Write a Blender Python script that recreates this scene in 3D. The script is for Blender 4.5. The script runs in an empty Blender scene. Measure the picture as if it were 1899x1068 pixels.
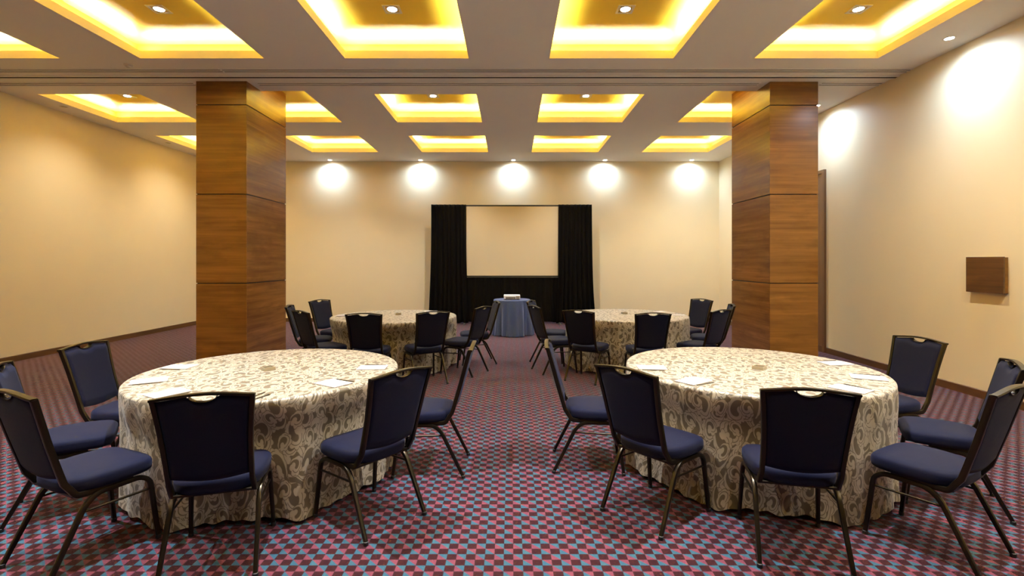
import bpy, bmesh, math, random
from mathutils import Vector, Matrix
random.seed(7)
PI = math.pi
C = bpy.context.scene.collection
F, CX, YH, EYE = 936.0, 947.66, 483.8, 1.577      # focal in px, principal point, eye height
H = 2.585                                          # ceiling height above the eye
ZC = EYE + H                                       # ceiling
XL, XR, YB, YF = -7.79, 5.41, 13.12, -4.6
REC = 0.235                                        # coffer depth above the ceiling

# ------------------------------------------------------------------ helpers
def tag(o, label=None, cat=None, group=None, kind=None):
    if label: o['label'] = label
    if cat: o['category'] = cat
    if group: o['group'] = group
    if kind: o['kind'] = kind
    return o

def thing(name, label, cat, loc=(0, 0, 0), rz=0, group=None):
    o = bpy.data.objects.new(name, None); C.objects.link(o)
    o.empty_display_size = .1
    o.location = loc; o.rotation_euler = (0, 0, rz)
    return tag(o, label, cat, group)

def obj(name, bm, mat, parent=None, smooth=True, angle=40):
    me = bpy.data.meshes.new(name)
    bmesh.ops.recalc_face_normals(bm, faces=bm.faces)
    bm.to_mesh(me); bm.free()
    o = bpy.data.objects.new(name, me); C.objects.link(o)
    me.materials.append(mat)
    if smooth:
        for p in me.polygons: p.use_smooth = True
        try: me.set_sharp_from_angle(angle=math.radians(angle))
        except Exception: pass
    if parent: o.parent = parent
    return o

def box(bm, x0, x1, y0, y1, z0, z1, bev=0.0, seg=2):
    vs = [bm.verts.new((x, y, z)) for x in (x0, x1) for y in (y0, y1) for z in (z0, z1)]
    q = [(0, 1, 3, 2), (4, 6, 7, 5), (0, 4, 5, 1), (2, 3, 7, 6), (0, 2, 6, 4), (1, 5, 7, 3)]
    fs = [bm.faces.new([vs[i] for i in f]) for f in q]
    if bev > 0:
        es = list({e for f in fs for e in f.edges})
        bmesh.ops.bevel(bm, geom=es, offset=bev, segments=seg, profile=.5, affect='EDGES')
    return vs

def boxbm(*a, **k):
    bm = bmesh.new(); box(bm, *a, **k); return bm

def quad(bm, pts):
    return bm.faces.new([bm.verts.new(p) for p in pts])

def sweep(bm, path, prof, nrm, scales=None, cap=True):
    """sweep a closed 2D profile [(u, v)...] along path; nrm is the direction of u at the start"""
    P = [Vector(p) for p in path]; n = len(P)
    T = []
    for i in range(n):
        a = P[max(i - 1, 0)]; b = P[min(i + 1, n - 1)]
        T.append((b - a).normalized())
    u = Vector(nrm); u = (u - T[0] * u.dot(T[0])).normalized()
    rings = []
    for i in range(n):
        u = (u - T[i] * u.dot(T[i])).normalized()
        v = T[i].cross(u)
        s = scales[i] if scales else 1.0
        # mitre correction at bends
        k = 1.0
        if 0 < i < n - 1:
            c = (P[i] - P[i - 1]).normalized().dot((P[i + 1] - P[i]).normalized())
            k = 1 / max(math.sqrt((1 + c) / 2), .5)
            bend = (P[i + 1] - P[i]).normalized() - (P[i] - P[i - 1]).normalized()
            bd = bend.normalized() if bend.length > 1e-5 else None
        else: bd = None
        ring = []
        for (a, b) in prof:
            off = u * a * s + v * b * s
            if bd: off += bd * off.dot(bd) * (k - 1)
            ring.append(bm.verts.new(P[i] + off))
        rings.append(ring)
    m = len(prof)
    for i in range(n - 1):
        for j in range(m):
            bm.faces.new([rings[i][j], rings[i][(j + 1) % m], rings[i + 1][(j + 1) % m], rings[i + 1][j]])
    if cap:
        bm.faces.new(rings[0][::-1]); bm.faces.new(rings[-1])
    return rings

def rrect(w, d, n=12, p=4.0):
    out = []
    for i in range(n):
        a = 2 * PI * (i + .5) / n
        c, s = math.cos(a), math.sin(a)
        r = (abs(c) ** p + abs(s) ** p) ** (-1 / p)
        out.append((c * r * w / 2, s * r * d / 2))
    return out

def smoothpath(pts, rad, seg=5):
    """polyline with rounded corners"""
    P = [Vector(p) for p in pts]; out = [P[0]]
    for i in range(1, len(P) - 1):
        a, b, c = P[i - 1], P[i], P[i + 1]
        r = rad[i] if isinstance(rad, (list, tuple)) else rad
        r = min(r, (a - b).length * .49, (c - b).length * .49)
        s = b + (a - b).normalized() * r; e = b + (c - b).normalized() * r
        for k in range(seg + 1):
            t = k / seg
            out.append(s * (1 - t) ** 2 + b * 2 * t * (1 - t) + e * t * t)
    out.append(P[-1]); return out

def lathe(bm, prof, n=32, cx=0, cy=0):
    rings = []
    for (r, z) in prof:
        rings.append([bm.verts.new((cx + r * math.cos(2 * PI * k / n), cy + r * math.sin(2 * PI * k / n), z)) for k in range(n)])
    for i in range(len(rings) - 1):
        for k in range(n):
            bm.faces.new([rings[i][k], rings[i][(k + 1) % n], rings[i + 1][(k + 1) % n], rings[i + 1][k]])
    bm.faces.new(rings[0][::-1]); bm.faces.new(rings[-1])

def copy_thing(root):
    r = root.copy(); C.objects.link(r)
    for ch in root.children:
        c = ch.copy(); C.objects.link(c); c.parent = r
        for g in ch.children:
            d = g.copy(); C.objects.link(d); d.parent = c
    return r

def at(px, py, z):
    """point of the horizontal plane z seen at pixel px, py"""
    y = F * (EYE - z) / (py - YH)
    return Vector(((px - CX) * y / F, y, z))

# ------------------------------------------------------------------ materials
def mat(name, col, rough=.5, metal=0.0, **kw):
    m = bpy.data.materials.new(name); m.use_nodes = True
    b = m.node_tree.nodes['Principled BSDF']
    b.inputs['Base Color'].default_value = (*col, 1)
    b.inputs['Roughness'].default_value = rough
    b.inputs['Metallic'].default_value = metal
    for k, v in kw.items(): b.inputs[k.replace('_', ' ')].default_value = v
    return m

class NT:
    def __init__(s, m): s.m = m; s.t = m.node_tree; s.b = s.t.nodes.get('Principled BSDF')
    def node(s, typ, **k):
        n = s.t.nodes.new(typ)
        for a, v in k.items(): setattr(n, a, v)
        return n
    def link(s, a, b): s.t.links.new(a, b)
    def put(s, sock, v):
        if isinstance(v, bpy.types.NodeSocket): s.link(v, sock)
        else: sock.default_value = v
    OPS = {'ADD': 'ADD', 'SUB': 'SUBTRACT', 'MUL': 'MULTIPLY', 'DIV': 'DIVIDE', 'ATAN2': 'ARCTAN2', 'SQRT': 'SQRT',
           'FLOOR': 'FLOOR', 'ABS': 'ABSOLUTE', 'SIN': 'SINE', 'COS': 'COSINE', 'POW': 'POWER', 'MIN': 'MINIMUM',
           'MAX': 'MAXIMUM', 'MOD': 'FLOORED_MODULO', 'GT': 'GREATER_THAN'}
    def M(s, op, a, b=0.0, c=0.0):
        n = s.node('ShaderNodeMath', operation=s.OPS[op])
        s.put(n.inputs[0], a)
        if op not in ('SQRT', 'FLOOR', 'ABS', 'SIN', 'COS'): s.put(n.inputs[1], b)
        return n.outputs[0]
    def mix(s, f, a, b):
        n = s.node('ShaderNodeMix', data_type='RGBA')
        s.put(n.inputs[0], f)
        for i, v in ((6, a), (7, b)):
            if isinstance(v, tuple): v = (*v, 1)
            s.put(n.inputs[i], v)
        return n.outputs[2]
    def coord(s, kind='Object'): return s.node('ShaderNodeTexCoord').outputs[kind]
    def xyz(s, v):
        n = s.node('ShaderNodeSeparateXYZ'); s.link(v, n.inputs[0]); return n.outputs
    def noise(s, vec, scale, detail=3, rough=.5, sc=None):
        if sc:
            mp = s.node('ShaderNodeMapping'); s.link(vec, mp.inputs[0]); mp.inputs['Scale'].default_value = sc; vec = mp.outputs[0]
        n = s.node('ShaderNodeTexNoise'); s.link(vec, n.inputs['Vector'])
        n.inputs['Scale'].default_value = scale; n.inputs['Detail'].default_value = detail; n.inputs['Roughness'].default_value = rough
        return n.outputs['Fac']
    def bump(s, h, strength, dist=.01):
        n = s.node('ShaderNodeBump'); n.inputs['Strength'].default_value = strength; n.inputs['Distance'].default_value = dist
        s.link(h, n.inputs['Height']); s.link(n.outputs[0], s.b.inputs['Normal'])

def step(M, x, w=.03):
    return M('MIN', M('MAX', M('ADD', M('DIV', x, w), .5), 0.), 1.)

def scroll(M, u, v, cx, cy, pu, pv, R, rot, ex, wd, seed):
    """one lattice of curled scalloped leaves"""
    vv = M('SUB', v, cy); j = M('FLOOR', M('DIV', vv, pv)); ly = M('SUB', M('SUB', vv, M('MUL', j, pv)), pv / 2)
    par = M('MOD', j, 2.)
    uu = M('SUB', M('SUB', u, cx), M('MUL', par, pu / 2)); i = M('FLOOR', M('DIV', uu, pu)); lx = M('SUB', M('SUB', uu, M('MUL', i, pu)), pu / 2)
    sg = M('SUB', 1., M('MUL', M('MOD', M('ADD', i, par), 2.), 2.)); lx = M('MUL', lx, sg)
    h = M('MUL', M('MOD', M('ADD', M('MUL', i, 2.4 + seed), M('MUL', j, 1.7)), 3.), .9)
    ly = M('ADD', M('MUL', ly, .82), M('MUL', lx, .25))
    r = M('SQRT', M('ADD', M('MUL', lx, lx), M('MUL', ly, ly)))
    th = M('MOD', M('ADD', M('ADD', M('ATAN2', ly, lx), rot), h), 6.2832)
    t = M('DIV', th, 6.2832)
    Rc = M('MUL', M('SUB', 1., M('MUL', t, .62)), R)
    w = M('MUL', M('POW', t, .7), R * wd)
    lobe = M('MUL', M('MUL', M('ABS', M('SIN', M('MUL', th, ex / 2.))), w), .8)
    off = M('SUB', r, Rc)
    d = M('SUB', M('ADD', w, M('MUL', lobe, step(M, off, .01))), M('ABS', off))
    a = M('SUB', 0., M('ADD', h, rot)); bx = M('MUL', M('COS', a), R * .36); by = M('MUL', M('SIN', a), R * .36)
    dx = M('SUB', lx, bx); dy = M('SUB', ly, by)
    d = M('MAX', d, M('SUB', R * wd * .95, M('SQRT', M('ADD', M('MUL', dx, dx), M('MUL', dy, dy)))))
    vein = M('SUB', M('ABS', M('ADD', off, M('MUL', w, -.35))), .0022)
    vein = M('MAX', vein, M('MUL', M('SUB', .35, t), .1)); vein = M('MAX', vein, M('MUL', M('SUB', t, .85), .1))
    return d, vein, M('SUB', Rc, r)

LAY = [(.00, .00, .31, .24, .112, .3, 14., .26, .3), (.12, .07, .21, .175, .070, 2.6, 9., .30, .7),
       (.03, .11, .27, .21, .084, 4.2, 11., .27, .1), (.16, .145, .20, .16, .050, 5.1, 7., .34, .9)]
def damask(M, u, v):
    res = 0.
    # flowing stems and long leaves behind the scrolls
    for (k, ph, P, A, w) in ((21., 0., .155, .045, .024), (27., 2., .125, .034, .018)):
        c = M('ADD', M('MUL', M('SIN', M('ADD', M('MUL', v, k), ph)), A), u)
        q = M('DIV', c, P); q = M('MUL', M('ABS', M('SUB', M('SUB', q, M('FLOOR', q)), .5)), P)
        ww = M('MUL', M('ABS', M('SIN', M('ADD', M('MUL', v, k * .5), ph * .5 + .7))), w)
        d = M('SUB', ww, q); light = step(M, d, .003); halo = step(M, M('ADD', d, .004), .003); vein = step(M, M('SUB', q, .002), .002)
        res = M('ADD', M('MUL', M('SUB', 1., halo), res), M('MUL', light, vein))
    for L in LAY:
        d, vein, hole = scroll(M, u, v, *L)
        hole = M('SUB', hole, L[4] * .02)
        light = step(M, d, .003); halo = step(M, M('MAX', M('ADD', d, .004), hole), .003); vm = step(M, vein, .002)
        res = M('ADD', M('MUL', M('SUB', 1., halo), res), M('MUL', light, vm))
    return res

def mat_damask():
    m = mat('damask_cloth', (.7, .6, .45), .5); n = NT(m); M = n.M
    uv = n.xyz(n.coord('UV')); x, y = uv[0], uv[1]
    x = M('MUL', x, 1.34); y = M('MUL', y, 1.12)
    x2 = M('ADD', M('ADD', x, M('MUL', M('SIN', M('ADD', M('MUL', y, 17.), 1.)), .010)), M('MUL', M('SIN', M('ADD', M('MUL', x, 45.), M('MUL', y, 30.))), .003))
    y2 = M('ADD', M('ADD', y, M('MUL', M('SIN', M('MUL', x, 15.)), .012)), M('MUL', M('SIN', M('ADD', M('MUL', y, 41.), M('MUL', x, 33.))), .003))
    f = damask(M, x2, y2)
    n.link(n.mix(f, (.145, .112, .074), (.45, .39, .30)), n.b.inputs['Base Color'])
    n.link(M('SUB', .50, M('MUL', f, .12)), n.b.inputs['Roughness'])
    n.b.inputs['Sheen Weight'].default_value = .15
    n.b.inputs['Specular IOR Level'].default_value = .45
    nz = n.noise(n.coord('Object'), 9, 3)
    n.bump(nz, .25, .02)
    return m

def mat_carpet():
    m = mat('checked_carpet', (.3, .1, .1), .95); n = NT(m); M = n.M
    o = n.xyz(n.coord('Object')); S = .0505
    u = M('DIV', M('ADD', o[0], -.012), S); v = M('DIV', M('ADD', o[1], .012), S)
    i = M('FLOOR', u); j = M('FLOOR', v); fu = M('SUB', u, i); fv = M('SUB', v, j)
    par = M('MOD', M('ADD', i, j), 2.)
    diag = step(M, M('SUB', 1., M('ADD', fu, fv)), .12)            # 1 at the lower left
    rowp = M('MOD', j, 2.)
    tri = M('ABS', M('SUB', diag, rowp))
    light = n.mix(tri, (.135, .033, .054), (.026, .080, .122))
    wear = n.noise(n.coord('Object'), 2.2, 4)
    fleck = n.noise(n.coord('Object'), 260, 2)
    dark = n.mix(fleck, (.021, .0036, .006), (.035, .0074, .010))
    base = n.mix(par, dark, light)
    eu = M('MIN', fu, M('SUB', 1., fu)); ev = M('MIN', fv, M('SUB', 1., fv)); e = M('MIN', eu, ev)
    line = step(M, M('SUB', .035, e), .03)
    base = n.mix(M('MUL', line, .45), base, (.035, .022, .028))
    k = M('ADD', .85, M('MUL', fleck, .3)); k = M('MUL', k, M('ADD', .86, M('MUL', wear, .28)))
    vm = n.node('ShaderNodeVectorMath', operation='SCALE'); n.link(base, vm.inputs[0]); n.link(k, vm.inputs['Scale'])
    n.link(vm.outputs[0], n.b.inputs['Base Color'])
    n.b.inputs['Specular IOR Level'].default_value = .15
    n.b.inputs['Sheen Weight'].default_value = .75
    n.b.inputs['Sheen Roughness'].default_value = .24
    n.b.inputs['Sheen Tint'].default_value = (.80, .55, .80, 1)
    n.bump(fleck, .5, .004)
    return m

def mat_wood(name, c0, c1, c2, along='x', rough=.38, rnd=True, scale=1.0):
    """veneer with grain along one axis; every object starts at its own place in the veneer"""
    m = mat(name, c1, rough); n = NT(m); M = n.M
    vec = n.coord('Object')
    if rnd:
        oi = n.node('ShaderNodeObjectInfo')
        cb = n.node('ShaderNodeCombineXYZ')
        n.link(M('MUL', oi.outputs['Random'], 37.), cb.inputs[0]); n.link(M('MUL', oi.outputs['Random'], 91.), cb.inputs[2])
        ad = n.node('ShaderNodeVectorMath', operation='ADD'); n.link(vec, ad.inputs[0]); n.link(cb.outputs[0], ad.inputs[1]); vec = ad.outputs[0]
    sc = {'x': (.5 * scale, .5 * scale, 9 * scale), 'z': (9 * scale, 9 * scale, .5 * scale)}[along]
    a = n.noise(vec, 1.3, 4, .55, sc)
    sc2 = {'x': (1.2, 1.2, 90), 'z': (90, 90, 1.2)}[along]
    b = n.noise(vec, 1.0, 3, .6, sc2)
    knot = n.noise(vec, 2.2, 3, .6, (1, 1, 2.6) if along == 'x' else (2.6, 2.6, 1))
    f = M('MIN', M('MAX', M('MUL', M('SUB', a, .30), 2.4), 0.), 1.)
    col = n.mix(f, c0, c1)
    g = M('MIN', M('MAX', M('MUL', M('SUB', b, .35), 2.6), 0.), 1.)
    col = n.mix(M('MUL', g, .8), col, c2)
    k = M('MIN', M('MAX', M('MUL', M('SUB', knot, .52), 3.), 0.), .45)
    col = n.mix(k, col, c0)
    n.link(col, n.b.inputs['Base Color'])
    n.bump(b, .08, .003)
    return m

def mat_paint(name, col, rough=.6, var=.03, bumpk=.05, sc=3.0):
    m = mat(name, col, rough); n = NT(m)
    nz = n.noise(n.coord('Object'), sc, 4)
    c1 = tuple(max(0, c * (1 - var)) for c in col); c2 = tuple(min(1, c * (1 + var)) for c in col)
    n.link(n.mix(nz, c1, c2), n.b.inputs['Base Color'])
    fine = n.noise(n.coord('Object'), 140, 2)
    n.bump(fine, bumpk, .002)
    return m

def mat_fabric(name, c0, c1, rough=.75, scale=420, sheen=.06):
    m = mat(name, c0, rough); n = NT(m)
    nz = n.noise(n.coord('Object'), scale, 2)
    n.link(n.mix(nz, c0, c1), n.b.inputs['Base Color'])
    n.b.inputs['Sheen Weight'].default_value = sheen
    n.b.inputs['Sheen Tint'].default_value = (.5, .55, .9, 1)
    n.b.inputs['Specular IOR Level'].default_value = .12
    n.bump(nz, .25, .001)
    return m

def mat_metal(name, col, rough, metal=.9):
    m = mat(name, col, rough, metal); n = NT(m)
    nz = n.noise(n.coord('Object'), 30, 3)
    n.link(n.M('ADD', rough - .02, n.M('MUL', nz, .04)), n.b.inputs['Roughness'])
    return m

def mat_emit(name, col, power):
    m = bpy.data.materials.new(name); m.use_nodes = True
    b = m.node_tree.nodes['Principled BSDF']
    b.inputs['Base Color'].default_value = (.8, .8, .8, 1)
    b.inputs['Emission Color'].default_value = (*col, 1); b.inputs['Emission Strength'].default_value = power
    return m

MAT = {}
MAT['cloth'] = mat_damask()
MAT['carpet'] = mat_carpet()
MAT['wall'] = mat_paint('cream_wall_paint', (.89, .77, .52), .55, .02)
MAT['ceil'] = mat_paint('ceiling_paint', (.89, .86, .83), .75, .015)
MAT['lip'] = mat_paint('coffer_lip_paint', (.90, .84, .72), .7, .01)
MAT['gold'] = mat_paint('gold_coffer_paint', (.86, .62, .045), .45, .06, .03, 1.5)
MAT['walnut'] = mat_wood('walnut_veneer', (.13, .052, .010), (.30, .138, .026), (.17, .072, .014), 'x', .27)
MAT['walnut_side'] = mat_wood('walnut_veneer_side', (.125, .050, .014), (.30, .140, .036), (.16, .066, .017), 'x', .26)
MAT['doorwood'] = mat_wood('door_veneer', (.12, .058, .026), (.22, .11, .052), (.16, .078, .036), 'z', .4)
MAT['base'] = mat_wood('baseboard_wood', (.07, .032, .014), (.13, .06, .026), (.10, .045, .02), 'x', .4, False)
MAT['plaque'] = mat_wood('plaque_wood', (.05, .022, .009), (.15, .07, .026), (.09, .04, .016), 'x', .35, False, 1.6)
MAT['groove'] = mat('dark_groove', (.012, .008, .005), .8)
MAT['navy'] = mat_fabric('navy_upholstery', (.0028, .0034, .015), (.0054, .0066, .028))
MAT['bronze'] = mat_metal('bronze_tube', (.030, .022, .014), .30, .80)
MAT['rubber'] = mat('black_plastic_glide', (.012, .011, .010), .6)
MAT['black'] = mat_fabric('black_velour', (.0011, .0010, .0011), (.003, .0027, .003), .95, 300, .0)
MAT['screen'] = mat_paint('screen_fabric', (.74, .63, .42), .7, .01, .02)
MAT['blue'] = mat_fabric('blue_tablecloth', (.036, .050, .125), (.055, .075, .165), .6, 90, .4)
MAT['paper'] = mat_paint('white_paper', (.60, .545, .52), .6, .01, .02)
MAT['cardback'] = mat('notepad_card_backing', (.28, .24, .20), .8)
MAT['pencil'] = mat_wood('pencil_wood', (.06, .045, .03), (.13, .095, .06), (.09, .07, .04), 'x', .4, False)
MAT['dish'] = mat_metal('olive_brown_dish', (.42, .35, .23), .35, .25)
MAT['dishdark'] = mat('dish_inside', (.10, .075, .04), .5)
MAT['white'] = mat_paint('white_plastic', (.75, .72, .68), .45, .01, .02)
MAT['grey'] = mat('grey_slot', (.22, .19, .165), .6)
MAT['slot'] = mat('dark_slot', (.015, .012, .01), .8)
MAT['alu'] = mat_metal('white_enamel_trim', (.72, .68, .62), .35, .1)
MAT['projdark'] = mat('projector_ports', (.26, .21, .14), .5)
MAT['dull'] = mat('unlit_lens', (.42, .36, .30), .4)
MAT['led'] = mat_emit('warm_light_strip', (1.0, .98, .90), 150.)
MAT['lens'] = mat_emit('lamp_lens', (1.0, .97, .95), 40.)
MAT['steel'] = mat_metal('brushed_steel', (.5, .48, .45), .35, 1.)

# ------------------------------------------------------------------ room shell
def struct(o, label=None): tag(o, label, None, None, 'structure'); return o
bm = bmesh.new(); box(bm, XL - .2, XR + .2, YF - .2, YB + .2, -.12, 0)
struct(obj('floor', bm, MAT['carpet'], smooth=False), 'burgundy carpet of small checks split into pink and blue triangles')
struct(obj('wall_back', boxbm(XL - .2, XR + .2, YB, YB + .2, 0, ZC + .5), MAT['wall'], smooth=False), 'cream back wall behind the projection screen')
struct(obj('wall_left', boxbm(XL - .2, XL, YF, YB, 0, ZC + .5), MAT['wall'], smooth=False), 'plain cream wall on the left')
struct(obj('wall_right', boxbm(XR, XR + .2, YF, YB, 0, ZC + .5), MAT['wall'], smooth=False), 'cream wall on the right with wood panel and door')
struct(obj('wall_front', boxbm(XL - .2, XR + .2, YF - .2, YF, 0, ZC + .5), MAT['base'], smooth=False), 'unseen wall behind the viewer, dark wood added to cut fill light')  # unseen wall; its dark cladding is invented to cut fill light on chair backs
def baseboard(name, a, b, nrm, h=.095, t=.018):
    bm = bmesh.new(); a = Vector(a); b = Vector(b); n = Vector(nrm)
    prof = [(0, 0), (t, 0), (t, h - .006), (t - .005, h), (0, h)]
    r = [[bm.verts.new(p + n * u + Vector((0, 0, v))) for (u, v) in prof] for p in (a, b)]
    for k in range(5): bm.faces.new([r[0][k], r[0][(k + 1) % 5], r[1][(k + 1) % 5], r[1][k]])
    bm.faces.new(r[0][::-1]); bm.faces.new(r[1])
    return struct(obj(name, bm, MAT['base'], smooth=False), 'dark wooden baseboard')
baseboard('baseboard_left', (XL, YF, 0), (XL, YB, 0), (1, 0, 0))
baseboard('baseboard_right', (XR, YF, 0), (XR, 8.64, 0), (-1, 0, 0))
baseboard('baseboard_right_far', (XR, 10.36, 0), (XR, YB, 0), (-1, 0, 0))
baseboard('baseboard_back', (XL + .02, YB, 0), (XR - .02, YB, 0), (0, -1, 0))

# ceiling with coffers
CXS = [-6.55, -3.94, -1.33, 1.28, 3.89]; HW = .79
ROWS = [(-.36, 1.22), (2.25, 3.83), (4.86, 6.44), (7.83, 9.41), (10.43, 12.0)]
def coffer_y(c, r):
    y0, y1 = ROWS[r]
    if r == 3 and c in (1, 4): y0 = 7.68
    return y0, y1
xs = sorted({XL - .1, XR + .1, *[x + s * HW for x in CXS for s in (-1, 1)]})
ys = sorted({YF - .1, YB + .1, 7.68, *[y for r in ROWS for y in r]})
bm = bmesh.new(); vg = {}
def cv(x, y):
    if (x, y) not in vg: vg[(x, y)] = bm.verts.new((x, y, ZC))
    return vg[(x, y)]
for a in range(len(xs) - 1):
    for b in range(len(ys) - 1):
        mx, my = (xs[a] + xs[a + 1]) / 2, (ys[b] + ys[b + 1]) / 2
        if any(abs(mx - CXS[c]) < HW and coffer_y(c, r)[0] < my < coffer_y(c, r)[1] for c in range(5) for r in range(len(ROWS))): continue
        bm.faces.new([cv(xs[a], ys[b]), cv(xs[a], ys[b + 1]), cv(xs[a + 1], ys[b + 1]), cv(xs[a + 1], ys[b])])
ceiling = struct(obj('ceiling', bm, MAT['ceil'], smooth=False), 'greyish beige ceiling with rows of lit square coffers')
LIP, LT, W = .10, .018, .135
def coffer(c, r):
    x0, x1 = CXS[c] - HW, CXS[c] + HW; y0, y1 = coffer_y(c, r)
    bm = bmesh.new()
    # lip: ring of vertical boards
    for (a, b, d, e) in ((x0 - LT, x0, y0 - LT, y1 + LT), (x1, x1 + LT, y0 - LT, y1 + LT), (x0, x1, y0 - LT, y0), (x0, x1, y1, y1 + LT)):
        box(bm, a, b, d, e, ZC - .0005, ZC + LIP)
    lip = obj('coffer', bm, MAT['lip'], ceiling, smooth=False)
    bm = bmesh.new()      # ledge, recess walls and upper panel in gold paint
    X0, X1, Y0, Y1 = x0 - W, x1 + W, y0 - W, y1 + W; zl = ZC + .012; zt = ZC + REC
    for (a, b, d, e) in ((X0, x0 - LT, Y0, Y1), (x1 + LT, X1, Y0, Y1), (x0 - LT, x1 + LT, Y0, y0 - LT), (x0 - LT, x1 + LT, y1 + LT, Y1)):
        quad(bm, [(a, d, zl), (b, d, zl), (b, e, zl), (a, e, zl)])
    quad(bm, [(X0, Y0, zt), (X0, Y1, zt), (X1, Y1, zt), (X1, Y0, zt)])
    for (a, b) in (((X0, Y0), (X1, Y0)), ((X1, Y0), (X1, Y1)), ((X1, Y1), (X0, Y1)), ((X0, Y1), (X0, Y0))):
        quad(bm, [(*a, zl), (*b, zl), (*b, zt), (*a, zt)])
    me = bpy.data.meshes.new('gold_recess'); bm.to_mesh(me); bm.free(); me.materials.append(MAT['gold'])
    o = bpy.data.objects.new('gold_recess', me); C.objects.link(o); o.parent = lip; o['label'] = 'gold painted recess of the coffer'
    # light strip: thin tape on the ledge, tilted inwards
    bm = bmesh.new(); g = .085; hh = .012; zz = ZC + .070; t = math.radians(42)
    dz, dn = math.sin(t) * hh, math.cos(t) * hh
    sides = (((x0, y0), (x1, y0), (0, 1)), ((x1, y0), (x1, y1), (-1, 0)), ((x1, y1), (x0, y1), (0, -1)), ((x0, y1), (x0, y0), (1, 0)))
    for (a, b, nn) in sides:
        nn = Vector((*nn, 0)); a = Vector((*a, 0)); b = Vector((*b, 0))
        A = a - nn * g; B = b - nn * g
        quad(bm, [A + nn * dn + Vector((0, 0, zz - dz)), B + nn * dn + Vector((0, 0, zz - dz)), B - nn * dn + Vector((0, 0, zz + dz)), A - nn * dn + Vector((0, 0, zz + dz))])
    me = bpy.data.meshes.new('light_strip'); bm.to_mesh(me); bm.free(); me.materials.append(MAT['led'])
    s = bpy.data.objects.new('light_strip', me); C.objects.link(s); s.parent = lip; s['label'] = 'glowing warm light strip'
    bm = bmesh.new()   # channel behind the tape
    for (a, b, nn) in sides:
        nn = Vector((*nn, 0)); a = Vector((*a, 0)); b = Vector((*b, 0)); A = a - nn * g; B = b - nn * g
        o1 = -nn * .003 + Vector((0, 0, -.003)); 
        p = [A + nn * dn + Vector((0, 0, zz - dz)) + o1, B + nn * dn + Vector((0, 0, zz - dz)) + o1, B - nn * dn + Vector((0, 0, zz + dz)) + o1, A - nn * dn + Vector((0, 0, zz + dz)) + o1]
        quad(bm, p)
        quad(bm, [A - nn * dn + Vector((0, 0, zz + dz)) + o1, B - nn * dn + Vector((0, 0, zz + dz)) + o1, B - nn * (dn + .01) + Vector((0, 0, zl)), A - nn * (dn + .01) + Vector((0, 0, zl))])
    me = bpy.data.meshes.new('strip_channel'); bm.to_mesh(me); bm.free(); me.materials.append(MAT['white'])
    s = bpy.data.objects.new('strip_channel', me); C.objects.link(s); s.parent = lip
for c in range(5):
    for r in range(len(ROWS)): coffer(c, r)

# downlights
def square_downlight():
    t = thing('recessed_downlight', 'x', 'downlight')
    bm = bmesh.new(); a, b = .095, .070
    for (x0, x1, y0, y1) in ((-a, -b, -a, a), (b, a, -a, a), (-b, b, -a, -b), (-b, b, b, a)): box(bm, x0, x1, y0, y1, -.008, 0)
    obj('frame', bm, MAT['alu'], t, smooth=False)
    bm = bmesh.new(); lathe(bm, [(.064, -.001), (.064, -.006), (.058, -.007), (.052, -.003)], 32)
    obj('reflector_ring', bm, MAT['steel'], t)
    bm = bmesh.new(); lathe(bm, [(.052, -.002), (.052, -.006), (.03, -.009), (.004, -.010)], 28)
    obj('lens', bm, MAT['lens'], t)
    return t
def round_downlight(lit):
    t = thing('recessed_downlight', 'x', 'downlight')
    bm = bmesh.new(); lathe(bm, [(.062, 0), (.062, -.004), (.056, -.006), (.046, -.004), (.046, 0)], 32); obj('trim_ring', bm, MAT['alu'], t)
    bm = bmesh.new(); lathe(bm, [(.045, -.001), (.045, -.003), (.03, -.006), (.004, -.007)], 28); obj('lens', bm, MAT['lens' if lit else 'dull'], t)
    return t
def spot(loc, power, size, blend, col, rad=.045, tilt=(0, 0, 0)):
    l = bpy.data.lights.new('downlight_beam', 'SPOT'); l.energy = power; l.spot_size = math.radians(size); l.spot_blend = blend
    l.color = col; l.shadow_soft_size = rad
    o = bpy.data.objects.new('downlight_beam', l); C.objects.link(o); o.location = loc; o.rotation_euler = tilt; return o
COLN = ['leftmost', 'second from left', 'third from left', 'fourth from left', 'rightmost']
ROWN = ['', '', 'row nearest the viewer', 'row just beyond the ceiling track', 'farthest row']
sq = square_downlight(); first = True
for r in range(len(ROWS)):
    for c in range(5):
        x, y = CXS[c], (ROWS[r][0] + ROWS[r][1]) / 2
        if r >= 2 and not (r == 3 and c in (1, 4)):
            o = sq if first else copy_thing(sq); first = False
            o.location = (x, y, ZC + REC)
            tag(o, 'square downlight inside the %s coffer, %s' % (COLN[c], ROWN[r]), 'downlight', 'square downlights in the coffers')
        near_pillar = (r == 3 and c in (1, 4))
        if not near_pillar: spot((x, y, ZC + REC - .03), (90 if r == 0 else 800 if (r == 1 and 0 < c < 4) else 190 if r == 4 else 190 if r == 3 else 80 if r == 2 else 190) * {0: .62, 4: 1.0 if r == 4 else 1.9}.get(c, 1), 130 if c in (0, 4) else {1: 84, 4: 112}.get(r, 100), 1.0 if c in (0, 4) or r in (1, 4) else .6, (1.0, .90, .72) if c in (0, 4) else (.90, .96, 1.0), .03)
rd = round_downlight(True); first = True
WASH = [(x, YB - .19) for x in (-4.64, -2.32, .06, 2.41, 4.63)]
WN = ['leftmost lit round downlight over the back wall', 'second round downlight from the left over the back wall', 'middle round downlight over the back wall, above the screen',
      'fourth round downlight from the left over the back wall', 'rightmost round downlight over the back wall']
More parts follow.
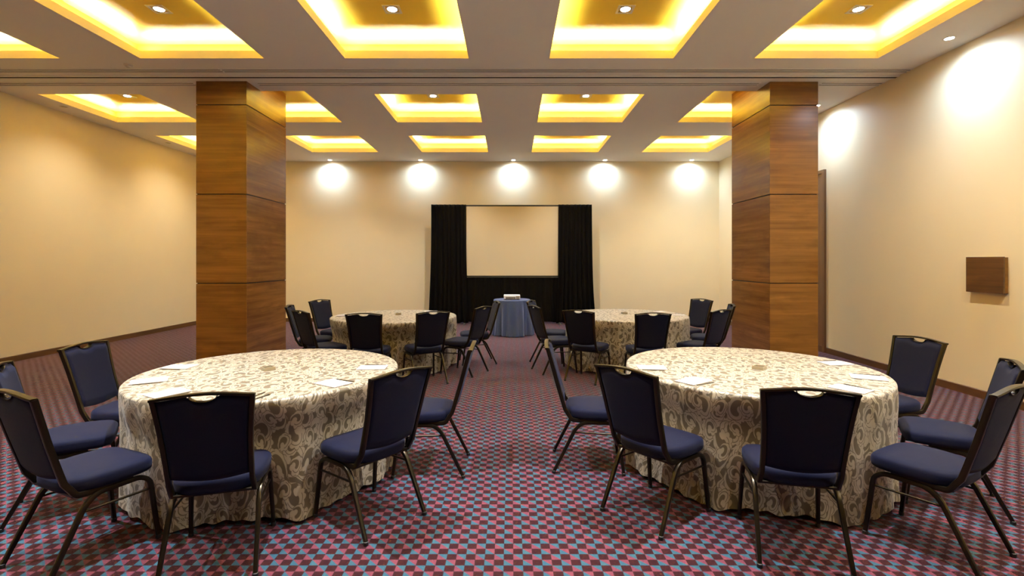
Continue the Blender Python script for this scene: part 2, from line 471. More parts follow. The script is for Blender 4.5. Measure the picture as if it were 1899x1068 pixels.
for (x, y), nme in zip(WASH, WN):
    o = rd if first else copy_thing(rd); first = False
    o.location = (x, y, ZC); tag(o, nme, 'downlight', 'round wall washing downlights')
    spot((x, y, ZC - .02), 78, 168, 1.0, (.52, .73, 1.0), .05)
for i, (x, y) in enumerate(((5.09, 5.86), (5.09, 8.40), (5.09, 10.95), (5.09, 3.3), (5.09, .75))):
    if i < 2:
        o = copy_thing(rd); o.location = (x, y, ZC)
        tag(o, ('large bright round downlight over the right wall near the viewer', 'round downlight over the right wall beside the right pillar')[i], 'downlight', 'round wall washing downlights')
    spot((x, y, ZC - .02), 105, 166, 1.0, (.52, .73, 1.0), .05)
ud = round_downlight(False)
ud.location = (-7.5, 8.46, ZC); tag(ud, 'unlit round downlight over the left wall, nearer one', 'downlight', 'unlit downlights over the left wall')
o = copy_thing(ud); o.location = (-7.5, 11.05, ZC); tag(o, 'unlit round downlight over the left wall, farther one beside the pillar', 'downlight', 'unlit downlights over the left wall')
# detector
t = thing('smoke_detector', 'small white smoke detector on the ceiling before the left coffer track', 'smoke detector', (-5.04, 6.65, ZC))
bm = bmesh.new(); lathe(bm, [(.055, 0), (.055, -.012), (.045, -.02), (.01, -.021)], 28); obj('mounting_base', bm, MAT['white'], t)
bm = bmesh.new(); lathe(bm, [(.032, -.02), (.030, -.034), (.018, -.042), (.003, -.043)], 20); obj('sensor_head', bm, MAT['white'], t)

# ceiling tracks and linear slots (run left to right)
def strips(name, x0, x1, ylist, m, label, z0=-.006, par=None):
    bm = bmesh.new()
    for (a, b) in ylist: box(bm, x0, x1, a, b, ZC + z0, ZC + .001)
    return obj(name, bm, m, par, smooth=False)
def linear_diffuser(n, x0, x1, yc, label):
    f = strips('trim_%d' % n, x0, x1, [(yc - .07, yc - .052), (yc - .011, yc + .011), (yc + .052, yc + .07)], MAT['ceil'], '', -.010)
    struct(f, label)
    strips('slot', x0 + .01, x1 - .01, [(yc - .052, yc - .011), (yc + .011, yc + .052)], MAT['grey'], '', -.003, f)
linear_diffuser(1, XL, -3.93, 6.85, 'left length of the front linear air slot in the ceiling')
linear_diffuser(2, -3.92, XR, 6.85, 'right length of the front linear air slot in the ceiling')
linear_diffuser(3, XL, -4.62, 7.37, 'rear linear air slot left of the left pillar')
linear_diffuser(4, -3.70, 3.62, 7.37, 'rear linear air slot between the two pillars')
linear_diffuser(5, 4.52, XR, 7.37, 'rear linear air slot right of the right pillar')
tr = struct(strips('trim_6', XL, XR, [(7.02, 7.055), (7.105, 7.14)], MAT['ceil'], '', -.016), 'folding wall track across the ceiling')
strips('track_slot', XL, XR, [(7.055, 7.105)], MAT['slot'], '', -.013, tr)

# pillars
def pillar(name, x0, x1, y0, y1, label):
    t = thing('wood_clad_pillar', label, 'pillar', ((x0 + x1) / 2, (y0 + y1) / 2, 0), 0, 'wood clad pillars')
    a, b = (x1 - x0) / 2, (y1 - y0) / 2
    obj('core', boxbm(-a + .012, a - .012, -b + .012, b - .012, 0, ZC + REC + .05), MAT['groove'], t, smooth=False)
    zs = [0, 1.254, 2.537, 3.823, ZC + REC + .05]
    for k in range(4):
        z0 = zs[k] + (.006 if k else .0); z1 = zs[k + 1] - .006
        for (xa, xb, ya, yb, mm) in ((-a, a, -b, -b + .014, 'walnut'), (-a, a, b - .014, b, 'walnut'), (-a, -a + .014, -b + .0145, b - .0145, 'walnut_side'), (a - .014, a, -b + .0145, b - .0145, 'walnut_side')):
            obj('veneer_panel', boxbm(xa, xb, ya, yb, z0, z1, bev=.0012, seg=1), MAT[mm], t, smooth=False)
pillar('l', -4.53, -3.805, 7.26, 8.53, 'tall walnut clad pillar on the left, behind the front left table')
pillar('r', 3.735, 4.43, 7.28, 8.54, 'tall walnut clad pillar on the right, in front of the door')

# door in the right wall, behind the pillar
d = struct(obj('door_1', boxbm(XR - .022, XR + .02, 8.72, 10.28, 0.005, 3.09), MAT['doorwood'], smooth=False), 'tall wooden door in the right wall, half hidden by the right pillar')
bm = bmesh.new()
box(bm, XR - .04, XR + .02, 8.66, 8.72, 0, 3.15); box(bm, XR - .04, XR + .02, 10.28, 10.34, 0, 3.15); box(bm, XR - .04, XR + .02, 8.72, 10.28, 3.09, 3.15)
obj('door_frame', bm, MAT['doorwood'], d, smooth=False)
obj('kick_board', boxbm(XR - .034, XR - .022, 8.72, 10.28, .002, .11), MAT['base'], d, smooth=False)
bm = bmesh.new(); sweep(bm, smoothpath([(XR - .022, 9.42, 1.0), (XR - .07, 9.42, 1.0), (XR - .07, 9.54, 1.0)], .02), rrect(.018, .018, 10, 2), (0, 0, 1)); obj('door_handle', bm, MAT['steel'], d)

# wooden panel on the right wall
t = thing('wall_panel_cover', 'small dark wooden box panel mounted on the right wall', 'wall panel', (XR, 5.71, 1.42))
obj('front_board', boxbm(-.062, -.040, -.225, .225, -.203, .203, bev=.002, seg=1), MAT['plaque'], t, smooth=False)
obj('side_frame', boxbm(-.040, 0, -.218, .218, -.196, .196), MAT['walnut'], t, smooth=False)

# ------------------------------------------------------------------ banquet chair (faces +Y)
GCH = 'navy banquet chairs around the round tables'
def back_xyz(z):
    """half width and y of the back frame tube at height z"""
    pts = [(.40, .188, -.150), (.47, .186, -.178), (.56, .187, -.205), (.68, .192, -.240), (.80, .200, -.272), (.90, .211, -.300), (.95, .217, -.314)]
    for i in range(len(pts) - 1):
        a, b = pts[i], pts[i + 1]
        if z <= b[0] or i == len(pts) - 2:
            t = (z - a[0]) / (b[0] - a[0]); return a[1] + (b[1] - a[1]) * t, a[2] + (b[2] - a[2]) * t
def make_chair():
    t = thing('banquet_chair', 'x', 'chair')
    fr = MAT['bronze']
    # back frame: two side tubes sweeping under the seat, arched top rail, rear bar
    pr = rrect(.024, .031, 12, 5)
    for s in (-1, 1):
        bm = bmesh.new()
        path = [(s * .188, .13, .388), (s * .188, -.075, .388), (s * .188, -.128, .392), (s * .188, -.148, .425)]
        path = smoothpath(path, [0, .05, .03, 0], 5)
        for z in (.47, .53, .60, .68, .76, .84, .90, .925):
            w, y = back_xyz(z); path.append(Vector((s * w, y, z)))
        sweep(bm, path, pr, (1, 0, 0))
        obj('back_frame', bm, fr, t, angle=50)
    bm = bmesh.new(); path = []
    for k in range(17):
        u = -1 + 2 * k / 16; z = .924 + .020 * math.cos(u * PI / 2) ** 1.2 if abs(u) < 1 else .924
        w, y = back_xyz(.93); path.append((u * (w + .0095), y - .002 - .010 * (1 - u * u), z))
    sweep(bm, path, rrect(.014, .032, 12, 5), (0, 0, 1))
    obj('top_rail', bm, fr, t, angle=50)
    bm = bmesh.new(); sweep(bm, [(-.188, -.140, .395), (.188, -.140, .395)], rrect(.016, .016, 10, 4), (0, 0, 1)); obj('rear_bar', bm, fr, t)
    # backrest pad with a half moon hand hole under the rail
    bm = bmesh.new(); NX, NZ = 28, 16; front, back = [], []
    for i in range(NX + 1):
        u = -1 + 2 * i / NX
        ztop = .915 + .020 * math.cos(u * PI / 2) ** 1.2 if abs(u) < 1 else .915
        wx = .20 * u
        if abs(wx) < .060: ztop -= .027 * math.sqrt(1 - (wx / .060) ** 2)
        zbot = .500 - .020 * math.cos(u * PI / 2)
        cf, cb = [], []
        for j in range(NZ + 1):
            q = j / NZ; z = zbot + (ztop - zbot) * q
            w, y = back_xyz(z); w -= .0085
            e = min(1, (1 - abs(u)) / .16); e = math.sqrt(max(0, 1 - (1 - e) ** 2))
            ez = min(1, q / .08, (1 - q) / .05); ez = math.sqrt(max(0, 1 - (1 - ez) ** 2))
            f = min(e, ez)
            sag = -.010 * (1 - u * u)
            cf.append(bm.verts.new((w * u, y + sag + .004 + .018 * f, z))); cb.append(bm.verts.new((w * u, y + sag - .004 - .008 * f, z)))
        front.append(cf); back.append(cb)
    for i in range(NX):
        for j in range(NZ):
            bm.faces.new([front[i][j], front[i + 1][j], front[i + 1][j + 1], front[i][j + 1]])
            bm.faces.new([back[i][j], back[i][j + 1], back[i + 1][j + 1], back[i + 1][j]])
        bm.faces.new([front[i][0], back[i][0], back[i + 1][0], front[i + 1][0]])
        bm.faces.new([front[i][NZ], front[i + 1][NZ], back[i + 1][NZ], back[i][NZ]])
    for i in (0, NX):
        for j in range(NZ): bm.faces.new([front[i][j], front[i][j + 1], back[i][j + 1], back[i][j]])
    pad = obj('backrest', bm, MAT['navy'], t, angle=60)
    # metal lining of the hand hole
    bm = bmesh.new(); path = []
    for k in range(13):
        a = PI * k / 12; x = -.060 * math.cos(a); z = .935 - .027 * math.sin(a)
        w, y = back_xyz(.915); path.append((x, y - .008, z - .0185 + .016))
    sweep(bm, path, rrect(.003, .030, 8, 5), (0, 0, 1)); obj('hand_hole_lining', bm, fr, pad)
    # seat cushion
    bm = bmesh.new(); N = 48; rings = []
    def outline(k, inset):
        a = 2 * PI * k / N; c, s = math.cos(a), math.sin(a); p = 5.0 if s > 0 else 3.6
        r = (abs(c) ** p + abs(s) ** p) ** (-1 / p); x, y = c * r, s * r
        wx = (.222 if y > 0 else .222 + .022 * y) - inset
        return x * wx, .045 + y * (.213 - inset)
    for (ins, z) in ((.022, .399), (.008, .400), (.002, .408), (0, .420), (0, .448), (.004, .461), (.014, .471), (.034, .477), (.08, .481), (.15, .483)):
        rings.append([bm.verts.new((*outline(k, ins), z - (.006 * max(0, outline(k, ins)[1] / .25) ** 2 if z > .44 else 0))) for k in range(N)])
    for i in range(len(rings) - 1):
        for k in range(N): bm.faces.new([rings[i][k], rings[i][(k + 1) % N], rings[i + 1][(k + 1) % N], rings[i + 1][k]])
    bm.faces.new(rings[0][::-1]); bm.faces.new(rings[-1])
    seat = obj('seat', bm, MAT['navy'], t, angle=70)
    bm = bmesh.new(); box(bm, -.175, .175, -.13, .20, .390, .3995); obj('seat_board', bm, MAT['rubber'], seat, smooth=False)
    # legs: each side an arch made of a front and a rear leg that meet under the seat
    for s in (-1, 1):
        for path, rad in (([(s * .217, .251, .012), (s * .203, .212, .345), (s * .199, .165, .377), (s * .199, .045, .377)], [0, .05, .05, 0]),
                          ([(s * .215, -.26, .012), (s * .203, -.098, .335), (s * .199, -.040, .377), (s * .199, .045, .377)], [0, .06, .05, 0])):
            bm = bmesh.new(); pp = smoothpath(path, rad, 6); n = len(pp)
            sc = [.86 if i == 0 else 1.0 for i in range(n)]
            sweep(bm, pp, rrect(.026, .027, 12, 4), (1, 0, 0), sc)
            leg = obj('leg', bm, fr, t, angle=50)
            bm = bmesh.new(); x, y, _ = path[0]; lathe(bm, [(.0135, 0), (.0145, .003), (.0145, .020), (.0120, .022)], 14, x, y)
            obj('foot_glide', bm, MAT['rubber'], leg)
        bm = bmesh.new(); sweep(bm, [(s * .2045, .217, .295), (s * .2045, -.112, .305)], rrect(.013, .013, 10, 2), (0, 0, 1)); obj('stretcher', bm, fr, t)
    return t
# name, x, y, degrees (rotation about z), label
CH = [
 ('D', -1.556, 2.711, 16.1, 'navy banquet chair seen from behind, at the near edge of the front left table'),
 ('E', -.875, 3.129, 51.6, 'navy banquet chair turned three-quarters at the near right of the front left table'),
 ('F', -.607, 3.881, 89.9, 'navy banquet chair seen edge-on at the aisle side of the front left table'),
 ('B', -2.311, 2.739, -24.5, 'nearest navy banquet chair at the left picture edge, its whole seat showing'),
 ('A', -2.866, 3.255, -56.8, 'navy banquet chair cut off by the left picture edge, behind the nearest left chair'),
 ('C', -2.977, 3.897, -88.4, 'navy banquet chair left of the front left table, front of its backrest showing'),
 ('G', .598, 3.943, -95.4, 'navy banquet chair seen edge-on at the aisle side of the front right table'),
 ('H', .913, 3.188, -50.6, 'navy banquet chair turned three-quarters at the near left of the front right table'),
 ('I', 1.551, 2.801, -13.6, 'navy banquet chair seen from behind, at the near edge of the front right table'),
 ('J', 2.361, 2.809, 29.8, 'nearest navy banquet chair at the lower right, seat facing the front right table'),
 ('K', 2.897, 3.34, 58.4, 'navy banquet chair cut by the right picture edge, behind the nearest right chair'),
 ('L', 3.074, 4.126, 100.0, 'navy banquet chair right of the front right table, front of its backrest showing'),
 ('Q', -1.128, 6.60, 29.4, 'navy banquet chair seen from behind at the near right of the back left table'),
 ('R', -.661, 7.138, 63.3, 'navy banquet chair of the back left table, nearer of its two aisle chairs'),
 ('S', -.524, 7.869, 102.0, 'farther aisle chair of the back left table, just left of the blue projector table'),
 ('P', -1.787, 6.42, .9, 'navy banquet chair, back square to the viewer, before the back left table'),
 ('N', -2.473, 6.653, -42.0, 'navy banquet chair seen from behind at the near left of the back left table'),
 ('M', -2.87, 7.288, -78.7, 'navy banquet chair half behind another, touching the edge of the left pillar'),
 ('O', -2.837, 8.093, -114.2, 'navy banquet chair beyond the back left table, facing the viewer before the back wall'),
 ('V', 1.031, 6.739, -32.9, 'navy banquet chair seen from behind at the near left edge of the back right table'),
 ('T', .621, 7.248, -71.5, 'navy banquet chair of the back right table, nearer of its two aisle chairs'),
 ('U', .612, 8.02, -107.6, 'farther aisle chair of the back right table, just right of the blue projector table'),
 ('W', 1.728, 6.471, 1.1, 'navy banquet chair, back square to the viewer, before the back right table'),
 ('X', 2.541, 6.788, 36.3, 'navy banquet chair seen from behind at the near right of the back right table'),
 ('Y', 2.941, 7.48, 75.9, 'navy banquet chair mostly hidden behind another, touching the edge of the right pillar'),
 ('Z', 2.90, 8.25, 117.8, 'navy banquet chair beyond the back right table, facing the viewer before the back wall'),
]
chair0 = make_chair(); first = True
for (k, x, y, a, lab) in CH:
    o = chair0 if first else copy_thing(chair0); first = False
    o.location = (x, y, 0); o.rotation_euler = (0, 0, math.radians(a)); tag(o, lab, 'chair', GCH)

# ------------------------------------------------------------------ tablecloths
TABS = {'FL': (-1.783, 3.778, 'front left', 'DEFBAC'), 'FR': (1.821, 3.876, 'front right', 'GHIJKL'),
        'BL': (-1.73, 7.502, 'back left', 'QRSPNMO'), 'BR': (1.74, 7.653, 'back right', 'VTUWXYZ')}
ZT, RT = .763, .912
def make_cloth(name, cx, cy, R, ztop, dents, seed, m, label, cat, group=None, folds=13, amp=.060, flare=.034, hem=.010, nth=420, puddle=.045, hemv=.030):
    rnd = random.Random(seed); bm = bmesh.new(); uvl = bm.loops.layers.uv.new('UVMap')
    ph = [(k, rnd.uniform(0, 2 * PI), rnd.uniform(.5, 1.0)) for k in (folds - 4, folds, folds + 5, 2 * folds + 3, 5)]
    ns = 34; circ = 2 * PI * R
    def rad(th, s):
        g = 0
        for (k, p, a) in ph: g += a * math.cos(k * th + p + .9 * math.sin(2 * th + p))
        g /= 2.2
        f = R + flare * s ** 1.1 + amp * (s ** .65) * g
        f += .010 * s ** 6 * math.sin(47 * th + ph[3][1]) * math.sin(11 * th)
        if s > .86: f += puddle * ((s - .86) / .14) ** 1.5 * (.6 + math.sin(9 * th + ph[0][1]) * .5 + .35 * math.sin(31 * th + ph[1][1]))
        for (a, need) in dents:
            dd = (th - a + PI) % (2 * PI) - PI; half = .29 / R
            w = 1 / (1 + math.exp((abs(dd) - half * 1.12) * 22)) if abs(dd) < 1 else 0
            ss = min(1, s / .36); ss = ss * ss * (3 - 2 * ss)
            lim = R - need
            tgt = min(f, lim + .018 * g * s)
            f = f + (tgt - f) * w * ss
        return f
    def hemz(th):
        return hem + hemv * (1 + math.sin(6 * th + ph[2][1]) * .7 + math.sin(13 * th + ph[0][1]) * .3) * .5 + .006 * math.sin(47 * th + ph[3][1])
    top = []
    for r in (.08, .2, .35, .5, .65, .8, .9, R - .018): top.append((r / (R - .018) * (R - .018) if r < R else r, ztop + .0015))
    rings, uvs = [], []
    for (r, z) in [(q, ztop + .0015) for q in [R * f for f in (.1, .25, .42, .6, .78, .92)] + [R - .018]]:
        rings.append([bm.verts.new((r * math.cos(2 * PI * k / nth), r * math.sin(2 * PI * k / nth), z)) for k in range(nth)])
        uvs.append('top')
    for (a) in (30, 60, 90):
        t = math.radians(a); r = R - .018 + .018 * math.sin(t); z = ztop - .0165 + .018 * math.cos(t)
        rings.append([bm.verts.new((r * math.cos(2 * PI * k / nth), r * math.sin(2 * PI * k / nth), z)) for k in range(nth)]); uvs.append('side')
    z0 = ztop - .0165
    for j in range(1, ns + 1):
        s = j / ns; ring = []
        for k in range(nth):
            th = 2 * PI * k / nth; r = rad(th, s); zb = hemz(th)
            ring.append(bm.verts.new((r * math.cos(th), r * math.sin(th), z0 + (zb - z0) * s)))
        rings.append(ring); uvs.append('side')
    cen = bm.verts.new((0, 0, ztop + .0015))
    ph0 = rnd.uniform(0, 3)
    def setuv(f, mode, quadk=None):
        for lp in f.loops:
            co = lp.vert.co
            if mode == 'top': lp[uvl].uv = (co.x + ph0 + 10, co.y + ph0 + 10)
            else:
                k = quadk[lp.vert]; lp[uvl].uv = (ph0 + k / nth * circ + 20, co.z + ph0 + 5)
    for k in range(nth):
        f = bm.faces.new([cen, rings[0][k], rings[0][(k + 1) % nth]]); setuv(f, 'top')
    for i in range(len(rings) - 1):
        mode = 'top' if uvs[i + 1] == 'top' else 'side'
        for k in range(nth):
            a, b, c, d = rings[i][k], rings[i][(k + 1) % nth], rings[i + 1][(k + 1) % nth], rings[i + 1][k]
            f = bm.faces.new([a, b, c, d]); setuv(f, mode, {a: k, b: k + 1, c: k + 1, d: k})
    o = obj(name, bm, m, None, angle=75); o.location = (cx, cy, 0)
    tag(o, label, cat, group); return o
CD = {c[0]: c for c in CH}
for i, (k, (cx, cy, nme, chs)) in enumerate(TABS.items()):
    dents = []
    for ch in chs:
        _, x, y, a, _l = CD[ch]
        a = math.radians(a); fx, fy = x - .258 * math.sin(a), y + .258 * math.cos(a)      # front of the seat
        best = 9
        for u in (-.21, -.1, 0, .1, .21):
            qx, qy = fx + u * math.cos(a), fy + u * math.sin(a); best = min(best, math.hypot(qx - cx, qy - cy))
        best -= .032
        dents.append((math.atan2(fy - cy, fx - cx), max(0, RT - best)))
    make_cloth('tablecloth', cx, cy, RT, ZT, dents, 11 + i, MAT['cloth'],
               'beige and taupe scroll patterned cloth on the %s round table' % nme, 'tablecloth', 'damask cloths on the round tables')
    t = thing('round_table', 'round banquet table hidden under the %s patterned cloth' % nme, 'table', (cx, cy, 0), 0, 'round banquet tables')
    bm = bmesh.new(); lathe(bm, [(RT - .03, ZT - .03), (RT - .02, ZT - .025), (RT - .02, ZT - .004), (RT - .024, ZT)], 64); obj('tabletop', bm, MAT['doorwood'], t)
    for s in (-1, 1):
        for q in (-1, 1):
            bm = bmesh.new(); sweep(bm, smoothpath([(s * .45, q * .38, 0), (s * .42, q * .36, ZT - .03)], .02), rrect(.028, .028, 10, 2), (1, 0, 0)); obj('leg', bm, MAT['bronze'], t)

# projector table
PT = (.02, 10.83)
make_cloth('tablecloth', PT[0], PT[1], .392, .755, [], 31, MAT['blue'], 'slate blue cloth falling in folds over the small projector table', 'tablecloth',
           None, folds=8, amp=.060, flare=.045, hem=.012, nth=240, puddle=.0, hemv=.012)
t = thing('projector_table', 'small round table under the blue cloth', 'table', (PT[0], PT[1], 0))
bm = bmesh.new(); lathe(bm, [(.36, .725), (.372, .73), (.372, .75), (.368, .753)], 48); obj('tabletop', bm, MAT['doorwood'], t)
bm = bmesh.new(); lathe(bm, [(.21, 0), (.20, .02), (.03, .05), (.03, .725)], 24); obj('pedestal', bm, MAT['bronze'], t)
t = thing('projector', 'cream projector with its ports facing the viewer on the blue table', 'projector', (.02, 10.72, .7565))
w, dd, hh = .172, .135, .10
obj('body', boxbm(-w, w, -dd, dd, .012, hh, bev=.008), MAT['white'], t)
bm = bmesh.new()
obj('port_panel', boxbm(-.135, .075, -dd - .003, -dd + .004, .022, .066), MAT['projdark'], t, smooth=False)
obj('air_vent', boxbm(.085, .158, -dd - .003, -dd + .004, .024, .080), MAT['projdark'], t, smooth=False)
bm = bmesh.new()
for k, (x, ww) in enumerate(((-.115, .022), (-.08, .018), (-.05, .018), (-.02, .014), (.012, .014), (.045, .02))): box(bm, x, x + ww, -dd - .006, -dd - .001, .034, .052)
obj('connectors', bm, MAT['rubber'], t, smooth=False)
bm = bmesh.new(); box(bm, -.04, .05, -.05, .01, hh - .001, hh + .003); obj('button_pad', bm, MAT['alu'], t, smooth=False)
for sx in (-1, 1):
    for sy in (-1, 1):
        bm = bmesh.new(); lathe(bm, [(.012, 0), (.012, .013)], 12, sx * .13, sy * .1); obj('foot', bm, MAT['rubber'], t)
bm = bmesh.new(); sweep(bm, [(.09, dd - .002, .055), (.09, dd + .02, .055)], rrect(.06, .06, 20, 2), (1, 0, 0)); obj('lens', bm, MAT['projdark'], t)

# ------------------------------------------------------------------ projection screen and drapes
SY = 12.70; px = SY / F
def sx(p): return (p - CX) * px
def sz(p): return EYE - (p - YH) * px
t = thing('projection_screen', 'cream projection screen in a thin black frame before the back wall', 'screen', (0, SY, 0))
X0, X1, Z0, Z1 = sx(864), sx(1035.5), sz(511), sz(383)
bm = bmesh.new(); NX = 24
g = [[bm.verts.new((X0 + (X1 - X0) * i / NX, .006 * math.sin(PI * i / NX) - .030, Z0 + (Z1 - Z0) * j / 12)) for j in range(13)] for i in range(NX + 1)]
for i in range(NX):
    for j in range(12): bm.faces.new([g[i][j], g[i + 1][j], g[i + 1][j + 1], g[i][j + 1]])
so = obj('screen_surface', bm, MAT['screen'], t, smooth=False); sm = so.modifiers.new('thick', 'SOLIDIFY'); sm.thickness = .004
bm = bmesh.new()
for (a, b, c, d_) in ((X0 - .03, X0 + .004, Z0 - .03, Z1 + .04), (X1 - .004, X1 + .03, Z0 - .03, Z1 + .04), (X0, X1, Z1 - .002, Z1 + .038), (X0, X1, Z0 - .035, Z0 + .002)): box(bm, a, b, -.024, .02, c, d_)
obj('frame', bm, MAT['rubber'], t, smooth=False)
for s, xx in ((-1, X0 - .02), (1, X1 + .02)):
    bm = bmesh.new(); box(bm, xx - .02, xx + .02, .022, .055, .03, Z1 + .03); lg = obj('leg', bm, MAT['steel'], t, smooth=False)
    bm = bmesh.new(); box(bm, xx - .022, xx + .022, -.30, .22, .0, .035, bev=.008); obj('foot', bm, MAT['steel'], lg)
def drape(x0t, x1t, x0b, x1b, zt, zb, y, nf, seed, label, amp=.035, flare_pow=3):
    rnd = random.Random(seed); bm = bmesh.new(); NX, NZ = 110, 36; G = []
    ph = [rnd.uniform(0, 6.28) for _ in range(4)]
    for i in range(NX + 1):
        u = i / NX; col = []
        for j in range(NZ + 1):
            q = j / NZ                    # 0 at top
            k = q ** flare_pow
            a, b = x0t + (x0b - x0t) * k, x1t + (x1b - x1t) * k
            uu = u + .012 * math.sin(5 * q + 9 * u + ph[0]) * q
            dy = math.sin(2 * PI * nf * u + ph[1] + .5 * math.sin(4 * q + ph[2])) + .4 * math.sin(2 * PI * nf * 1.7 * u + ph[3])
            col.append(bm.verts.new((a + (b - a) * uu, y + dy * amp * (.45 + .55 * q), zt + (zb - zt) * q + (.012 * math.sin(30 * u + ph[0]) if q == 1 else 0))))
        G.append(col)
    for i in range(NX):
        for j in range(NZ): bm.faces.new([G[i][j], G[i][j + 1], G[i + 1][j + 1], G[i + 1][j]])
    o = obj('drape', bm, MAT['black'], None, angle=80); m = o.modifiers.new('thick', 'SOLIDIFY'); m.thickness = .005
    tag(o, label, 'curtain', 'black drapes around the projection screen'); return o
drape(sx(801), sx(865), sx(795.5), sx(869), sz(380), .035, SY - .085, 8, 3, 'long black drape hanging left of the projection screen')
drape(sx(1035), sx(1096.5), sx(1030), sx(1105), sz(380), .035, SY - .085, 8, 5, 'long black drape hanging right of the projection screen')
drape(sx(862), sx(1038), sx(862), sx(1038), sz(514.5), .05, SY - .0, 16, 8, 'black drape skirt hanging below the projection screen', .022)

# ------------------------------------------------------------------ things on the tables
def make_pad():
    t = thing('notepad', 'x', 'notepad')
    obj('card_backing', boxbm(-.074, .074, -.105, .105, 0, .0012), MAT['cardback'], t, smooth=False)
    obj('paper_sheets', boxbm(-.0735, .0735, -.1045, .1045, .0012, .0050), MAT['paper'], t, smooth=False)
    bm = bmesh.new(); box(bm, -.074, .074, .094, .1055, .0008, .0056); obj('glued_edge', bm, MAT['alu'], t, smooth=False)
    return t
def make_pencil():
    bm = bmesh.new(); r = .0036
    pr = [(r * math.cos(PI / 3 * k), r * math.sin(PI / 3 * k)) for k in range(6)]
    sweep(bm, [(0, -.085, r), (0, .070, r), (0, .086, r)], pr, (1, 0, 0), [1, 1, .12])
    o = obj('pencil', bm, MAT['pencil'], None, smooth=False); return o
PADS = [  # table, px, py, turn, label
 ('FL', 322, 681, 0, 'white notepad at the far left of the front left table'),
 ('FL', 269, 708, 0, 'white notepad at the left edge of the front left table'),
 ('FL', 308, 731, 0, 'white notepad behind the near chair of the front left table'),
 ('FL', 618, 712, 0, 'white notepad at the near right of the front left table'),
 ('FL', 691, 682.5, 0, 'white notepad at the right edge of the front left table'),
 ('FR', 1208, 682.5, 0, 'white notepad at the left edge of the front right table'),
 ('FR', 1285, 708, 0, 'white notepad at the near left of the front right table'),
 ('FR', 1553, 674.5, 0, 'white notepad at the far right of the front right table'),
 ('FR', 1621, 702, 0, 'white notepad at the right edge of the front right table'),
 ('FR', 1580, 723, 0, 'white notepad behind the near chair of the front right table'),
 ('BL', 634, 585.5, 0, 'white notepad at the left edge of the back left table'),
 ('BL', 800, 578, 0, 'white notepad behind a chair on the back left table'),
 ('BR', 1236, 577.5, 0, 'white notepad at the far right of the back right table'),
 ('BR', 1262, 585, 0, 'white notepad at the right edge of the back right table'),
]
pad0 = make_pad(); pen0 = make_pencil(); first = True
jr = random.Random(4)
for (tb, px_, py_, tr_, lab) in PADS:
    cx, cy = TABS[tb][:2]; p = at(px_, py_, ZT)
    v = Vector((p.x - cx, p.y - cy)); lim = RT - .155
    if v.length > lim: v = v * (lim / v.length)
    x, y = cx + v.x, cy + v.y
    best = min((CD[c] for c in TABS[tb][3]), key=lambda c: (c[1] - x) ** 2 + (c[2] - y) ** 2)
    a = math.radians(best[3]) + jr.uniform(-.12, .12)
    o = pad0 if first else copy_thing(pad0); q = pen0 if first else pen0.copy()
    if not first: C.objects.link(q)
    first = False
    o.location = (x, y, ZT + .0025); o.rotation_euler = (0, 0, a); tag(o, lab, 'notepad', 'notepads at the place settings')
    off = Vector((.094 * math.cos(a), .094 * math.sin(a)))
    qx, qy = x + off.x, y + off.y
    if math.hypot(qx - cx, qy - cy) > RT - .09: qx, qy = x - off.x, y - off.y
    q.location = (qx, qy, ZT + .0025); q.rotation_euler = (0, 0, a + jr.uniform(-.15, .15))
    tag(q, 'dark pencil beside the ' + lab.replace('white ', ''), 'pencil', 'pencils at the place settings')
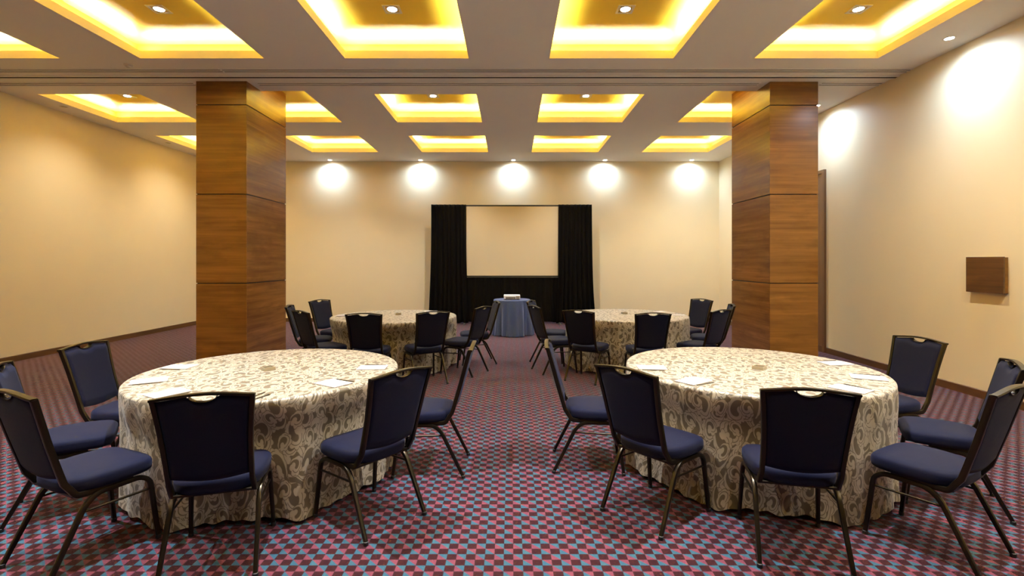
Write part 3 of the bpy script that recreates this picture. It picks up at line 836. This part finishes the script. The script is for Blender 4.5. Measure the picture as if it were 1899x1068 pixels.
for (px_, py_, lab) in ((475, 735, 'loose pencil right of the near chair back on the front left table, farther one'), (484, 738, 'loose pencil right of the near chair back on the front left table, nearer one')):
    p = at(px_, py_, ZT); q = pen0.copy(); C.objects.link(q); q.location = (p.x, p.y, ZT + .0025)
    q.rotation_euler = (0, 0, math.radians(-12 if px_ < 480 else -16)); tag(q, lab, 'pencil', 'pencils at the place settings')
t0 = thing('square_dish', 'x', 'dish')
s = .040
bm = bmesh.new()
box(bm, -s, s, -s, s, 0, .006)
for (a, b, c, d_) in ((-s, -s + .005, -s, s), (s - .005, s, -s, s), (-s + .005, s - .005, -s, -s + .005), (-s + .005, s - .005, s - .005, s)): box(bm, a, b, c, d_, .006, .024)
obj('dish_body', bm, MAT['dish'], t0, smooth=False)
obj('filling', boxbm(-s + .006, s - .006, -s + .006, s - .006, .0065, .020), MAT['dishdark'], t0, smooth=False)
for i, (tb, x, y) in enumerate((('FL', -1.81, 3.76), ('FR', 1.865, 3.79), ('BL', -1.70, 7.62), ('BR', 1.74, 7.75))):
    o = t0 if i == 0 else copy_thing(t0); o.location = (x, y, ZT + .002); o.rotation_euler = (0, 0, math.radians((45, 45, 8, 5)[i]))
    tag(o, 'small square brown dish in the middle of the %s table' % TABS[tb][2], 'dish', 'square dishes in the middle of the tables')

# ------------------------------------------------------------------ world, camera, view
w = bpy.data.worlds.new('World'); bpy.context.scene.world = w; w.use_nodes = True
w.node_tree.nodes['Background'].inputs[0].default_value = (1, .9, .8, 1); w.node_tree.nodes['Background'].inputs[1].default_value = .0
cam = bpy.data.cameras.new('camera'); co = bpy.data.objects.new('camera', cam); C.objects.link(co)
co.location = (0, 0, EYE); co.rotation_euler = (PI / 2, 0, 0)
cam.sensor_width = 36; cam.lens = 36 * F / 1899; cam.shift_x = (949.5 - CX) / 1899; cam.shift_y = (YH - 534) / 1899
cam.clip_start = .05; cam.clip_end = 60
sc = bpy.context.scene; sc.camera = co
sc.view_settings.view_transform = 'Standard'; sc.view_settings.look = 'None'; sc.view_settings.gamma = 1; sc.view_settings.use_curve_mapping = False
sc.view_settings.exposure = 0.62
cy = sc.cycles
cy.max_bounces = 10; cy.diffuse_bounces = 6; cy.glossy_bounces = 3; cy.sample_clamp_indirect = 6.0; cy.use_denoising = True
cy.caustics_reflective = False; cy.caustics_refractive = False
